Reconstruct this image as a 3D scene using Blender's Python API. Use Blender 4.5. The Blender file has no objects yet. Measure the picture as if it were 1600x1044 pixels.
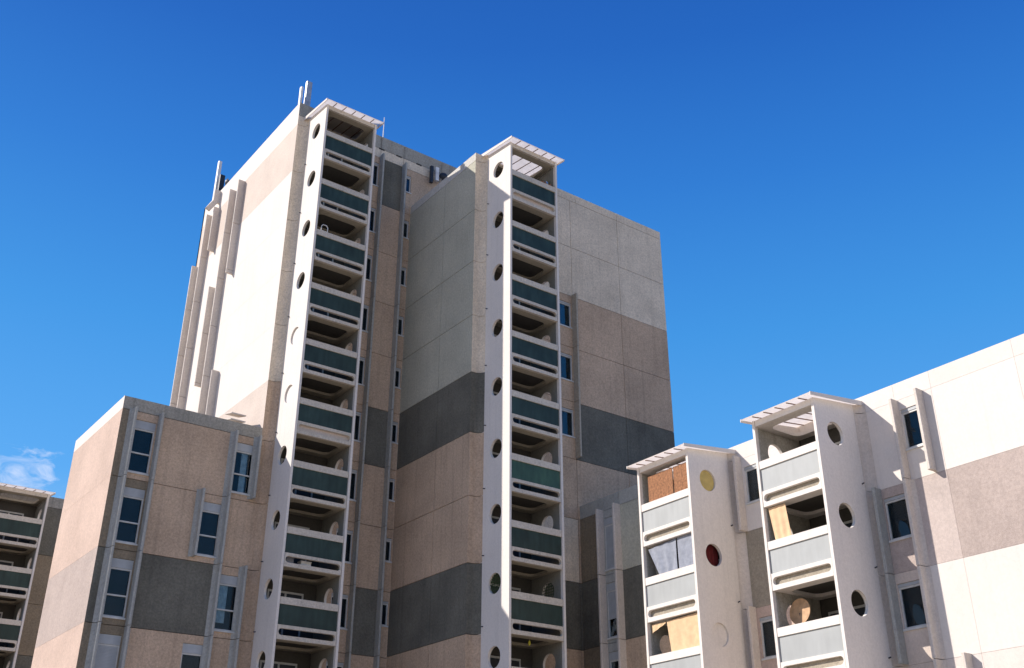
import bpy, bmesh, math, random
from mathutils import Matrix, Vector
from mathutils.geometry import tessellate_polygon
random.seed(7)
SC = bpy.context.scene
COL = SC.collection

# ------------------------------------------------------------------ camera
cam_d = bpy.data.cameras.new('camera')
cam_d.sensor_width = 36.0
cam_d.lens = 1700.43 / 1600 * 36
cam_d.shift_x = (800 - 835.944) / 1600
cam_d.shift_y = (498.354 - 522) / 1600
cam_d.clip_start = 0.1
cam_d.clip_end = 5000
cam = bpy.data.objects.new('camera', cam_d)
COL.objects.link(cam)
r_ = Vector((0.79350863, -0.60850983, -0.00773555))
d_ = Vector((0.27444413, 0.36916792, -0.88791636))
f_ = Vector((0.54316155, 0.70244632, 0.45993988))
m = Matrix.Identity(4)
for i in range(3):
    m[i][0], m[i][1], m[i][2] = r_[i], -d_[i], -f_[i]
cam.matrix_world = m
SC.camera = cam

# ------------------------------------------------------------------ light
SUN_AZ = math.atan2(-1.0, 0.83)                 # from +Y towards +X
SUN_EL = math.atan2(0.87, math.hypot(1.0, 0.83))
w = bpy.data.worlds.new('World')
SC.world = w
w.use_nodes = True
nt = w.node_tree
bg = nt.nodes['Background']
sky = nt.nodes.new('ShaderNodeTexSky')
sky.sky_type = 'NISHITA'
sky.sun_disc = False
sky.sun_elevation = SUN_EL
sky.sun_rotation = SUN_AZ
sky.altitude = 300
sky.air_density = 1.0
sky.dust_density = 0.3
sky.ozone_density = 3.0
hs = nt.nodes.new('ShaderNodeHueSaturation')
hs.inputs['Saturation'].default_value = 1.18
hs.inputs['Value'].default_value = 1.0
nt.links.new(sky.outputs[0], hs.inputs['Color'])
# a few wispy clouds low in the sky on one side
tc = nt.nodes.new('ShaderNodeTexCoord')
mp = nt.nodes.new('ShaderNodeMapping')
mp.inputs['Scale'].default_value = (1, 1, 2.2)
mp.inputs['Rotation'].default_value = (0.0, 0.35, 0.0)
nz = nt.nodes.new('ShaderNodeTexNoise')
nz.inputs['Scale'].default_value = 30.0
nz.inputs['Detail'].default_value = 9
nz.inputs['Roughness'].default_value = 0.62
nz.inputs['Distortion'].default_value = 0.9
nt.links.new(tc.outputs['Generated'], mp.inputs[0])
nt.links.new(mp.outputs[0], nz.inputs['Vector'])
dist = nt.nodes.new('ShaderNodeVectorMath'); dist.operation = 'DISTANCE'
dist.inputs[1].default_value = (0.185, 0.938, 0.292)
nt.links.new(tc.outputs['Generated'], dist.inputs[0])
fall = nt.nodes.new('ShaderNodeMapRange')
fall.inputs[1].default_value = 0.0; fall.inputs[2].default_value = 0.062
fall.inputs[3].default_value = 0.22; fall.inputs[4].default_value = -0.25
nt.links.new(dist.outputs['Value'], fall.inputs[0])
ad = nt.nodes.new('ShaderNodeMath'); ad.operation = 'ADD'
nt.links.new(nz.outputs['Fac'], ad.inputs[0]); nt.links.new(fall.outputs[0], ad.inputs[1])
cr = nt.nodes.new('ShaderNodeMapRange')
cr.inputs[1].default_value = 0.50; cr.inputs[2].default_value = 0.84
cr.inputs[3].default_value = 0.0; cr.inputs[4].default_value = 0.72
nt.links.new(ad.outputs[0], cr.inputs[0])
mx = nt.nodes.new('ShaderNodeMixRGB')
mx.inputs[2].default_value = (6.2, 6.4, 7.2, 1)
nt.links.new(cr.outputs[0], mx.inputs[0])
# deep blue by elevation, warm unseen band at the horizon added to fill shaded walls, blended with the physical sky
sep = nt.nodes.new('ShaderNodeSeparateXYZ'); nt.links.new(tc.outputs['Generated'], sep.inputs[0])
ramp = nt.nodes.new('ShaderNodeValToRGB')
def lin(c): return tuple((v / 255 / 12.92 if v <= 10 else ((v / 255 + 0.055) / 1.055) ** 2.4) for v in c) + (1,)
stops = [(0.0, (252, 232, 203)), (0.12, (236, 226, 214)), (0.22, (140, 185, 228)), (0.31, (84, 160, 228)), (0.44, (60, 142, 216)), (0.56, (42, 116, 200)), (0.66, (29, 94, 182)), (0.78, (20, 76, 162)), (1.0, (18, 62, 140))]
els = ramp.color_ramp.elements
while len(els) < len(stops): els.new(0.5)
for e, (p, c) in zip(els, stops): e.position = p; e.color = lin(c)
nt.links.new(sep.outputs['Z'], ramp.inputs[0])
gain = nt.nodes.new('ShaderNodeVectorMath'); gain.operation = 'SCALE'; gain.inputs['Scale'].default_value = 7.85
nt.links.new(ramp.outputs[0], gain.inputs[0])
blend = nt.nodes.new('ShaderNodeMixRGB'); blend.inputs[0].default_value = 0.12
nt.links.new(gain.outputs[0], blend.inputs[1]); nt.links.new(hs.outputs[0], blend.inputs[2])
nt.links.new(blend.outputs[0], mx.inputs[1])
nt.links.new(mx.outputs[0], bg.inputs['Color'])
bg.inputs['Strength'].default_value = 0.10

sd = bpy.data.lights.new('sun', 'SUN')
sd.energy = 4.0
sd.angle = math.radians(0.5)
sd.color = (1.0, 0.92, 0.84)
sun = bpy.data.objects.new('sun', sd)
COL.objects.link(sun)
sun.rotation_euler = Vector((1.0, -0.81, -0.855)).to_track_quat('-Z', 'Y').to_euler()
SC.view_settings.view_transform = 'Standard'
SC.view_settings.look = 'None'
SC.view_settings.exposure = 0.62
SC.view_settings.gamma = 1

# ------------------------------------------------------------------ materials
def srgb(r, g, b):
    f = lambda c: c / 12.92 if c <= 0.04045 else ((c + 0.055) / 1.055) ** 2.4
    return (f(r / 255), f(g / 255), f(b / 255), 1)

def wall_mat(name, base, dirt=0.5, rough=0.9, grain=0.5, bump=0.35, streak=0.25, dirtcol=(0.05, 0.048, 0.04, 1), patch=0.25, tone=0.045):
    """rendered or painted concrete: coarse grain, blotchy fading, vertical rain streaks, fine bump"""
    M = bpy.data.materials.new(name); M.use_nodes = True
    n = M.node_tree.nodes; l = M.node_tree.links
    b = n['Principled BSDF']; b.inputs['Roughness'].default_value = rough
    b.inputs['Specular IOR Level'].default_value = 0.2
    t = n.new('ShaderNodeTexCoord')
    def noise(scale, detail, vec=None, rough_=0.6):
        q = n.new('ShaderNodeTexNoise'); q.inputs['Scale'].default_value = scale
        q.inputs['Detail'].default_value = detail; q.inputs['Roughness'].default_value = rough_
        l.new(vec or t.outputs['Object'], q.inputs['Vector']); return q.outputs['Fac']
    def rng(v, a, b_, c, d):
        q = n.new('ShaderNodeMapRange'); q.inputs[1].default_value = a; q.inputs[2].default_value = b_
        q.inputs[3].default_value = c; q.inputs[4].default_value = d; l.new(v, q.inputs[0]); return q.outputs[0]
    def mul(col, fac):
        q = n.new('ShaderNodeMixRGB'); q.blend_type = 'MULTIPLY'; q.inputs[0].default_value = 1
        l.new(col, q.inputs[1]); l.new(fac, q.inputs[2]); return q.outputs[0]
    rgb = n.new('ShaderNodeRGB'); rgb.outputs[0].default_value = base
    g = rng(noise(11, 7, rough_=0.85), 0.3, 0.7, 1 - grain * 0.5, 1 + grain * 0.42)
    c = mul(rgb.outputs[0], g)
    p = rng(noise(0.45, 5), 0.3, 0.7, 1 - patch * 0.5, 1 + patch * 0.3)
    c = mul(c, p)
    geo = n.new('ShaderNodeNewGeometry')
    c = mul(c, rng(geo.outputs['Random Per Island'], 0, 1, 1 - tone, 1 + tone * 0.8))
    ms = n.new('ShaderNodeMapping'); ms.inputs['Scale'].default_value = (4.5, 4.5, 0.16)
    l.new(t.outputs['Object'], ms.inputs[0])
    s_ = rng(noise(1.0, 5, ms.outputs[0]), 0.52, 0.8, 0.0, streak)
    mxd = n.new('ShaderNodeMixRGB'); l.new(s_, mxd.inputs[0]); l.new(c, mxd.inputs[1]); mxd.inputs[2].default_value = dirtcol
    d2 = rng(noise(2.2, 8, rough_=0.72), 0.56, 0.78, 0.0, dirt)
    mx2 = n.new('ShaderNodeMixRGB'); l.new(d2, mx2.inputs[0]); l.new(mxd.outputs[0], mx2.inputs[1]); mx2.inputs[2].default_value = dirtcol
    l.new(mx2.outputs[0], b.inputs['Base Color'])
    bp = n.new('ShaderNodeBump'); bp.inputs['Strength'].default_value = bump; bp.inputs['Distance'].default_value = 0.03
    l.new(noise(30, 5, rough_=0.7), bp.inputs['Height']); l.new(bp.outputs[0], b.inputs['Normal'])
    return M

def plain(name, base, rough=0.6, metal=0.0, spec=0.4, vary=0.2, scale=3.0):
    M = bpy.data.materials.new(name); M.use_nodes = True
    n = M.node_tree.nodes; l = M.node_tree.links
    b = n['Principled BSDF']; b.inputs['Roughness'].default_value = rough; b.inputs['Metallic'].default_value = metal
    b.inputs['Specular IOR Level'].default_value = spec
    t = n.new('ShaderNodeTexCoord'); q = n.new('ShaderNodeTexNoise'); q.inputs['Scale'].default_value = scale; q.inputs['Detail'].default_value = 6
    l.new(t.outputs['Object'], q.inputs['Vector'])
    mr = n.new('ShaderNodeMapRange'); mr.inputs[1].default_value = 0.3; mr.inputs[2].default_value = 0.7
    mr.inputs[3].default_value = 1 - vary; mr.inputs[4].default_value = 1 + vary
    l.new(q.outputs['Fac'], mr.inputs[0])
    x = n.new('ShaderNodeMixRGB'); x.blend_type = 'MULTIPLY'; x.inputs[0].default_value = 1; x.inputs[1].default_value = base
    l.new(mr.outputs[0], x.inputs[2]); l.new(x.outputs[0], b.inputs['Base Color'])
    return M

def glass_mat(name, tint=(0.75, 0.85, 0.9, 1)):
    M = bpy.data.materials.new(name); M.use_nodes = True
    n = M.node_tree.nodes; l = M.node_tree.links; out = n['Material Output']
    n.remove(n['Principled BSDF'])
    tr = n.new('ShaderNodeBsdfTransparent'); tr.inputs[0].default_value = tint
    gl = n.new('ShaderNodeBsdfGlossy'); gl.inputs['Roughness'].default_value = 0.03
    fr = n.new('ShaderNodeFresnel'); fr.inputs['IOR'].default_value = 1.32
    tcn = n.new('ShaderNodeTexCoord'); q = n.new('ShaderNodeTexNoise'); q.inputs['Scale'].default_value = 1.3
    l.new(tcn.outputs['Object'], q.inputs['Vector'])
    bp = n.new('ShaderNodeBump'); bp.inputs['Strength'].default_value = 0.06; bp.inputs['Distance'].default_value = 0.1
    l.new(q.outputs['Fac'], bp.inputs['Height']); l.new(bp.outputs[0], gl.inputs['Normal'])
    mxs = n.new('ShaderNodeMixShader'); l.new(fr.outputs[0], mxs.inputs[0]); l.new(tr.outputs[0], mxs.inputs[1]); l.new(gl.outputs[0], mxs.inputs[2])
    l.new(mxs.outputs[0], out.inputs[0])
    return M

def wired_glass(name, base, rough=0.35, spec=0.45, vary=0.35):
    """ribbed or wired obscure glass in a balcony front: vertical flutes and dusty runs"""
    M = bpy.data.materials.new(name); M.use_nodes = True
    n = M.node_tree.nodes; l = M.node_tree.links
    b = n['Principled BSDF']; b.inputs['Roughness'].default_value = rough; b.inputs['Specular IOR Level'].default_value = spec
    t = n.new('ShaderNodeTexCoord'); info = n.new('ShaderNodeObjectInfo')
    addv = n.new('ShaderNodeVectorMath'); addv.operation = 'MULTIPLY_ADD'
    cmb = n.new('ShaderNodeCombineXYZ')
    for i in range(3): l.new(info.outputs['Random'], cmb.inputs[i])
    addv.inputs[1].default_value = (1, 1, 1)
    l.new(t.outputs['Object'], addv.inputs[0])
    sc_ = n.new('ShaderNodeVectorMath'); sc_.operation = 'SCALE'; sc_.inputs['Scale'].default_value = 40
    l.new(cmb.outputs[0], sc_.inputs[0]); l.new(sc_.outputs[0], addv.inputs[2])
    ms = n.new('ShaderNodeMapping'); ms.inputs['Scale'].default_value = (5, 5, 0.9); l.new(addv.outputs[0], ms.inputs[0])
    q = n.new('ShaderNodeTexNoise'); q.inputs['Scale'].default_value = 1; q.inputs['Detail'].default_value = 5; l.new(ms.outputs[0], q.inputs['Vector'])
    q2 = n.new('ShaderNodeTexNoise'); q2.inputs['Scale'].default_value = 1.1; q2.inputs['Detail'].default_value = 6; l.new(addv.outputs[0], q2.inputs['Vector'])
    m1 = n.new('ShaderNodeMath'); m1.operation = 'MULTIPLY'; l.new(q.outputs['Fac'], m1.inputs[0]); l.new(q2.outputs['Fac'], m1.inputs[1])
    mr = n.new('ShaderNodeMapRange'); mr.inputs[1].default_value = 0.12; mr.inputs[2].default_value = 0.42
    mr.inputs[3].default_value = 1 - vary; mr.inputs[4].default_value = 1 + vary * 1.3
    l.new(m1.outputs[0], mr.inputs[0])
    x = n.new('ShaderNodeMixRGB'); x.blend_type = 'MULTIPLY'; x.inputs[0].default_value = 1; x.inputs[1].default_value = base
    l.new(mr.outputs[0], x.inputs[2]); l.new(x.outputs[0], b.inputs['Base Color'])
    return M

def sheet_mat(name, col, trans=0.6):
    M = bpy.data.materials.new(name); M.use_nodes = True
    n = M.node_tree.nodes; l = M.node_tree.links; out = n['Material Output']
    b = n['Principled BSDF']; b.inputs['Base Color'].default_value = col; b.inputs['Roughness'].default_value = 0.5
    tl = n.new('ShaderNodeBsdfTranslucent'); tl.inputs[0].default_value = col
    t = n.new('ShaderNodeTexCoord'); q = n.new('ShaderNodeTexNoise'); q.inputs['Scale'].default_value = 4; q.inputs['Detail'].default_value = 5
    l.new(t.outputs['Object'], q.inputs['Vector'])
    mr = n.new('ShaderNodeMapRange'); mr.inputs[3].default_value = trans - 0.15; mr.inputs[4].default_value = trans + 0.15
    l.new(q.outputs['Fac'], mr.inputs[0])
    mxs = n.new('ShaderNodeMixShader'); l.new(mr.outputs[0], mxs.inputs[0]); l.new(b.outputs[0], mxs.inputs[1]); l.new(tl.outputs[0], mxs.inputs[2])
    l.new(mxs.outputs[0], out.inputs[0])
    return M

MAT = {
    'white': wall_mat('white_paint', (0.715, 0.66, 0.605, 1), dirt=0.06, grain=0.16, bump=0.12, streak=0.06, patch=0.08),
    'stack': wall_mat('cream_concrete_paint', (0.74, 0.69, 0.635, 1), dirt=0.10, grain=0.25, bump=0.15, streak=0.10, patch=0.10),
    'rail': wall_mat('weathered_cream_concrete', (0.60, 0.545, 0.465, 1), dirt=0.42, grain=0.6, bump=0.3, streak=0.12, patch=0.15),  # warm bounce light put into the base of shaded fronts; dirt is real
    'cream': wall_mat('cream_render', (0.75, 0.645, 0.505, 1), dirt=0.18, grain=0.7, bump=0.5, streak=0.2, patch=0.32),
    'pale': wall_mat('pale_green_cream_render', (0.49, 0.475, 0.385, 1), dirt=0.16, grain=0.7, bump=0.5, streak=0.10),
    'tan': wall_mat('tan_render', (0.56, 0.415, 0.295, 1), dirt=0.24, grain=0.75, bump=0.5, streak=0.26, patch=0.34),
    'pink': wall_mat('pink_beige_render', (0.57, 0.435, 0.36, 1), dirt=0.10, grain=0.45, bump=0.45, streak=0.16, dirtcol=(0.35, 0.24, 0.19, 1)),
    'beige': wall_mat('light_beige_render', (0.62, 0.53, 0.46, 1), dirt=0.08, grain=0.35, bump=0.35, streak=0.10, dirtcol=(0.3, 0.25, 0.2, 1)),
    'mauve': wall_mat('mauve_grey_render', (0.46, 0.38, 0.34, 1), dirt=0.10, grain=0.5, bump=0.45, streak=0.10, dirtcol=(0.2, 0.17, 0.16, 1)),
    'mauve_pale': wall_mat('pale_mauve_render', (0.55, 0.465, 0.42, 1), dirt=0.06, grain=0.4, bump=0.4, streak=0.08, dirtcol=(0.3, 0.25, 0.22, 1)),
    'rose': wall_mat('rose_white_render', (0.69, 0.62, 0.565, 1), dirt=0.04, grain=0.2, bump=0.3, streak=0.06, dirtcol=(0.4, 0.33, 0.28, 1)),
    'dark': wall_mat('dark_grey_render', (0.165, 0.158, 0.130, 1), dirt=0.35, grain=0.8, bump=0.5, streak=0.3, patch=0.6),
    'brown': wall_mat('brown_grey_render', (0.27, 0.22, 0.155, 1), dirt=0.25, grain=0.8, bump=0.5, streak=0.2),
    'concrete': wall_mat('bare_grey_concrete', (0.38, 0.36, 0.31, 1), dirt=0.55, grain=0.8, bump=0.5, streak=0.4, patch=0.4),
    'fin': wall_mat('blue_grey_concrete', (0.42, 0.42, 0.39, 1), dirt=0.35, grain=0.6, bump=0.35, streak=0.2),
    'finw': wall_mat('cream_fin_concrete', (0.64, 0.575, 0.51, 1), dirt=0.12, grain=0.4, bump=0.3, streak=0.1),
    'finw2': wall_mat('warm_grey_concrete', (0.44, 0.40, 0.33, 1), dirt=0.35, grain=0.6, bump=0.35, streak=0.2),
    'fin_pale': wall_mat('pale_parapet_concrete', (0.58, 0.56, 0.51, 1), dirt=0.3, grain=0.6, bump=0.35, streak=0.2),
    'core': plain('dark_joint', (0.035, 0.032, 0.03, 1), 0.95, vary=0.3),
    'taupe': wall_mat('taupe_render', (0.37, 0.325, 0.255, 1), dirt=0.2, grain=0.7, bump=0.5, streak=0.15),
    'interior': wall_mat('loggia_painted_shade', (0.085, 0.08, 0.07, 1), dirt=0.3, grain=0.4, bump=0.15, streak=0.2),  # loggia shade put into the colour of cream walls
    'lining': wall_mat('loggia_side_shade', (0.24, 0.235, 0.205, 1), dirt=0.25, grain=0.4, bump=0.15, streak=0.2),  # inner side walls darkened in colour to stand for shade
    'soffit': wall_mat('soffit_shade', (0.40, 0.36, 0.28, 1), dirt=0.35, grain=0.4, bump=0.15, streak=0.0),  # ceiling shade put into the tone; sunlit columns use the lighter paint
    'frame': plain('window_frame_paint', (0.55, 0.55, 0.53, 1), 0.5, vary=0.12),
    'shutter': plain('shutter_grey', (0.40, 0.42, 0.43, 1), 0.6, vary=0.1),
    'room': plain('dark_room', (0.014, 0.015, 0.019, 1), 0.9, vary=0.4, scale=1.5),
    'curtain': plain('curtain_cloth', (0.55, 0.55, 0.56, 1), 0.9, vary=0.2, scale=6),
    'glass': glass_mat('window_glass'),
    'shaded_glass': wired_glass('shaded_green_glass', (0.028, 0.050, 0.043, 1), vary=0.28, spec=0.25, rough=0.45),  # balcony glass with its look in shade put into the colour
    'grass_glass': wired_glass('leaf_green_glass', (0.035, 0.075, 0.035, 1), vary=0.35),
    'sunlit_glass': wired_glass('sunlit_grey_glass', (0.36, 0.375, 0.37, 1), vary=0.07, rough=0.5, spec=0.3),  # same kind of panel, with its sunlit look put into the colour
    'sheet': sheet_mat('translucent_roof_sheet', (0.93, 0.88, 0.83, 1), 0.82),
    'rib': plain('roof_rib_brown', (0.22, 0.13, 0.09, 1), 0.8),
    'tarp': plain('dark_roof_tarp', (0.03, 0.04, 0.04, 1), 0.8),
    'metal': plain('grey_metal', (0.45, 0.45, 0.46, 1), 0.45, 0.5),
    'lightmetal': plain('white_metal', (0.75, 0.75, 0.75, 1), 0.4),
    'darkmetal': plain('dark_metal', (0.03, 0.035, 0.045, 1), 0.5, 0.2),
    'bamboo': plain('brown_bamboo', (0.30, 0.135, 0.06, 1), 0.8, vary=0.4, scale=12),
    'bluecloth': plain('blue_grey_cloth', (0.27, 0.29, 0.34, 1), 0.9, vary=0.18, scale=5),
    'beigecloth': plain('beige_cloth', (0.68, 0.47, 0.28, 1), 0.9, vary=0.10, scale=5),
    'wood': plain('pale_wood', (0.55, 0.34, 0.19, 1), 0.75, vary=0.2, scale=6),
    'yellow': plain('yellow_panel', (0.55, 0.42, 0.14, 1), 0.7, vary=0.15),
    'red': plain('dark_red_cloth', (0.12, 0.012, 0.014, 1), 0.9),
    'leaf': plain('leaf', (0.03, 0.06, 0.02, 1), 0.8, vary=0.4, scale=20),
    'terracotta': plain('terracotta', (0.30, 0.12, 0.06, 1), 0.8),
    'lime': plain('lime_plastic', (0.55, 0.50, 0.05, 1), 0.4),
    'ground': wall_mat('paving', (0.44, 0.365, 0.28, 1), dirt=0.3, grain=0.6, bump=0.4, streak=0.0, patch=0.3),
    'roofing': plain('grey_roofing', (0.25, 0.24, 0.23, 1), 0.9),
}

# ------------------------------------------------------------------ mesh helper
class MB:
    def __init__(s): s.v = []; s.f = []; s.mi = []; s.mats = []
    def m(s, name):
        if name not in s.mats: s.mats.append(name)
        return s.mats.index(name)
    def add(s, vs, fs, mat):
        o = len(s.v); s.v += [tuple(p) for p in vs]; k = s.m(mat)
        for f in fs: s.f.append([i + o for i in f]); s.mi.append(k)
    def box(s, x0, x1, y0, y1, z0, z1, mat):
        v = [(x, y, z) for x in (x0, x1) for y in (y0, y1) for z in (z0, z1)]
        s.add(v, [(0, 1, 3, 2), (4, 6, 7, 5), (0, 4, 5, 1), (2, 3, 7, 6), (0, 2, 6, 4), (1, 5, 7, 3)], mat)
    def hexa(s, p, mat):      # 8 points: bottom 4, top 4
        s.add(p, [(0, 3, 2, 1), (4, 5, 6, 7), (0, 1, 5, 4), (1, 2, 6, 5), (2, 3, 7, 6), (3, 0, 4, 7)], mat)
    def prism(s, loops, c0, c1, F, mat, inner=None):
        """extruded polygon with holes; F(a,b,c) maps to space; inner() may shift the far side's outline (mitres)"""
        flat = [p for lp in loops for p in lp]; n = len(flat)
        tri = tessellate_polygon([[Vector((a, b, 0)) for a, b in lp] for lp in loops])
        vs = [F(a, b, c0) for a, b in flat]
        vs += [F(*(inner(a, b) if inner else (a, b)), c1) for a, b in flat]
        fs = [tuple(t) for t in tri] + [tuple(i + n for i in t) for t in tri]
        o = 0
        for lp in loops:
            k = len(lp)
            for i in range(k):
                j = (i + 1) % k
                fs.append((o + i, o + j, o + j + n, o + i + n))
            o += k
        s.add(vs, fs, mat)
    def tube(s, p0, p1, r0, r1, mat, n=8):
        p0 = Vector(p0); p1 = Vector(p1); d = (p1 - p0).normalized()
        a = d.orthogonal().normalized(); b = d.cross(a)
        vs = []
        for p, r in ((p0, r0), (p1, r1)):
            for i in range(n):
                t = 2 * math.pi * i / n; vs.append(p + a * math.cos(t) * r + b * math.sin(t) * r)
        fs = [(i, (i + 1) % n, (i + 1) % n + n, i + n) for i in range(n)] + [tuple(range(n)), tuple(range(n, 2 * n))]
        s.add(vs, fs, mat)
    def build(s, name, parent=None, loc=(0, 0, 0), rot=0.0, smooth=None):
        me = bpy.data.meshes.new(name)
        bm = bmesh.new()
        vv = [bm.verts.new(p) for p in s.v]
        for f, k in zip(s.f, s.mi):
            try:
                fc = bm.faces.new([vv[i] for i in f]); fc.material_index = k
            except ValueError:
                pass
        bmesh.ops.recalc_face_normals(bm, faces=bm.faces)
        bm.to_mesh(me); bm.free()
        for k in s.mats: me.materials.append(MAT[k])
        if smooth is not None:
            for p in me.polygons: p.use_smooth = True
            me.set_sharp_from_angle(angle=math.radians(smooth))
        return link(name, me, parent, loc, rot)

def link(name, data, parent=None, loc=(0, 0, 0), rot=0.0):
    o = bpy.data.objects.new(name, data); COL.objects.link(o)
    o.location = loc; o.rotation_euler = (0, 0, rot)
    if parent: o.parent = parent
    return o

def tag(o, label, cat, group=None, kind=None):
    o['label'] = label; o['category'] = cat
    if group: o['group'] = group
    if kind: o['kind'] = kind
    return o

def thing(name, label, cat, loc=(0, 0, 0), rot=0.0, group=None):
    return tag(link(name, None, None, loc, rot), label, cat, group)

def copy_tree(o, parent=None):
    c = o.copy(); COL.objects.link(c); c.parent = parent
    for ch in list(o.children): copy_tree(ch, c)
    return c

def circle(a, b, r, n=32): return [(a + r * math.cos(2 * math.pi * i / n), b + r * math.sin(2 * math.pi * i / n)) for i in range(n)]
def rect(a0, a1, b0, b1): return [(a0, b0), (a1, b0), (a1, b1), (a0, b1)]
def rrect(a0, a1, b0, b1, r, n=8):
    out = []
    for ca, cb, t0 in ((a1 - r, b0 + r, -90), (a1 - r, b1 - r, 0), (a0 + r, b1 - r, 90), (a0 + r, b0 + r, 180)):
        for i in range(n + 1):
            t = math.radians(t0 + 90 * i / n); out.append((ca + r * math.cos(t), cb + r * math.sin(t)))
    return out

# ------------------------------------------------------------------ dimensions (metres, camera at origin)
H = 2.8
GROUND = -1.7
XT, YA, XL, XS, YB, XW, XR = 17.46, 41.83, 11.51, 24.18, 35.84, 30.13, 36.37
J1 = lambda k: 8.55 + H * k          # joints of the left tower and its low block
J2 = lambda k: 8.60 + H * k          # joints of the right tower
J3 = lambda k: 8.62 + H * k          # joints of the right wing
ZC = lambda k: 7.60 + H * k          # middle of the balcony openings
PT = 0.16                            # facade panel thickness
G = 0.012                            # half a panel joint

# ground
gm = MB(); gm.box(-1500, 1500, -1500, 1500, GROUND - 1, GROUND, 'ground')
tag(gm.build('ground'), 'pale paved ground around the apartment blocks', 'ground', kind='structure')

# ------------------------------------------------------------------ facade helper
PAINT = {'dark': 'dark grey painted wall panel', 'tan': 'tan roughcast wall panel', 'pink': 'pink beige wall panel', 'mauve': 'mauve grey wall panel',
         'mauve_pale': 'pale mauve wall panel', 'concrete': 'bare grey concrete parapet', 'brown': 'brown grey wall panel', 'white': 'white wall panel',
         'pale': 'pale grey green wall panel', 'beige': 'light beige wall panel', 'rose': 'rosy white wall panel', 'taupe': 'taupe grey wall panel', 'fin_pale': 'pale concrete parapet', 'fin': 'blue grey concrete wall panel', 'interior': 'wall panel behind the balconies'}
class Facade:
    """panels of one building, gathered by paint so that each colour is one part"""
    def __init__(s, root): s.root = root; s.mb = {}; s.last = {}
    def panel(s, face, plane, a0, a1, z0, z1, mat, holes=(), lo=None, hi=None, G=G):
        """lo/hi: 'c' mitred outer corner, 'e' plain end without joint, None joint"""
        F = (lambda a, b, c: (a, plane + c, b)) if face == 'y' else (lambda a, b, c: (plane + c, a, b))
        A0 = a0 + (0 if lo else G); A1 = a1 - (0 if hi else G)
        loops = [rect(A0, A1, z0 + G, z1 - G)] + [rect(*h) for h in holes]
        def inner(a, b):
            if lo == 'c' and abs(a - A0) < 1e-6: return a + PT, b
            if hi == 'c' and abs(a - A1) < 1e-6: return a - PT, b
            return a, b
        key = (face, mat, round(z0, 2), 0)
        while key in s.last and not (abs(s.last[key][0] - a1) < 0.01 or abs(s.last[key][1] - a0) < 0.01): key = key[:3] + (key[3] + 1,)
        s.last[key] = (a0, a1)
        s.mb.setdefault(key, MB()).prism(loops, 0, PT, F, mat, inner)
    def build(s):
        names = {'concrete': 'parapet', 'fin_pale': 'parapet'}
        for k, mb in s.mb.items():
            o = mb.build(names.get(k[1], 'wall_panel'), s.root)
            o['label'] = PAINT.get(k[1], 'cream wall panel')

def core(root, x0, x1, y0, y1, z1, par):
    mb = MB()
    mb.box(x0 + PT, x1 - PT, y0 + PT, y1 - PT, GROUND - 0.2, z1 - par, 'core')
    mb.box(x0 + PT + 0.002, x1 - PT - 0.002, y0 + PT + 0.002, y1 - PT - 0.002, z1 - par, z1 - par + 0.03, 'roofing')
    return mb.build('building_core', root)

# ------------------------------------------------------------------ windows
def win_tall(root, face, plane, a, z, w=0.82, h=2.15, closed=False, curtain=None, box=0.36, transom=0.80, closed_to=None):
    """tall window: roller shutter box, upper and lower pane, sill. a = left edge seen from outside, z = bottom of opening"""
    loc = (a, plane, z) if face == 'y' else (plane, a, z)
    rot = 0 if face == 'y' else -math.pi / 2
    f = MB(); t = 0.055
    f.box(0.0, t, 0.05, 0.12, 0, h - box, 'frame'); f.box(w - t, w, 0.05, 0.12, 0, h - box, 'frame')
    f.box(t, w - t, 0.05, 0.12, 0, t, 'frame'); f.box(t, w - t, 0.05, 0.12, h - box - t, h - box, 'frame')
    if transom: f.box(t, w - t, 0.045, 0.12, transom - t / 2, transom + t / 2, 'frame')
    o = f.build('window', root, loc, rot)
    b = MB(); b.box(0.0, w, 0.03, 0.13, h - box + 0.004, h - 0.01, 'shutter'); b.build('shutter_box', o)
    sl = MB(); sl.box(-0.02, w + 0.02, -0.05, 0.12, -0.07, -0.003, 'frame'); sl.build('sill', o)
    g = MB(); g.box(t + 0.002, w - t - 0.002, 0.09, 0.10, t + 0.002, h - box - t - 0.002, 'glass'); g.build('pane', o)
    r = MB(); r.box(0, w, 0.15, 0.158, 0, h, 'room'); r.build('room_backing', o)
    if closed or closed_to is not None:
        c0 = closed_to if closed_to is not None else t
        s_ = MB()
        zz = c0
        while zz < h - box - t - 0.03:
            s_.box(t + 0.004, w - t - 0.004, 0.06, 0.085, zz, zz + 0.046, 'shutter'); zz += 0.05
        s_.build('roller_shutter', o)
    if curtain:
        c = MB(); n = 12; x0, x1, z0 = curtain
        pts = [(x0 + (x1 - x0) * i / n, 0.128 + 0.012 * math.sin(i * 2.3)) for i in range(n + 1)]
        vs = [(x, y, zz) for x, y in pts for zz in (z0, h - box)]
        c.add(vs, [(2 * i, 2 * i + 2, 2 * i + 3, 2 * i + 1) for i in range(n)], 'curtain'); c.build('curtain', o)
    return o

def win_small(root, face, plane, a, z, w, h, bars=True, curtain=None):
    return win_tall(root, face, plane, a, z, w, h, box=0.10, transom=None, curtain=curtain)

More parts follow.
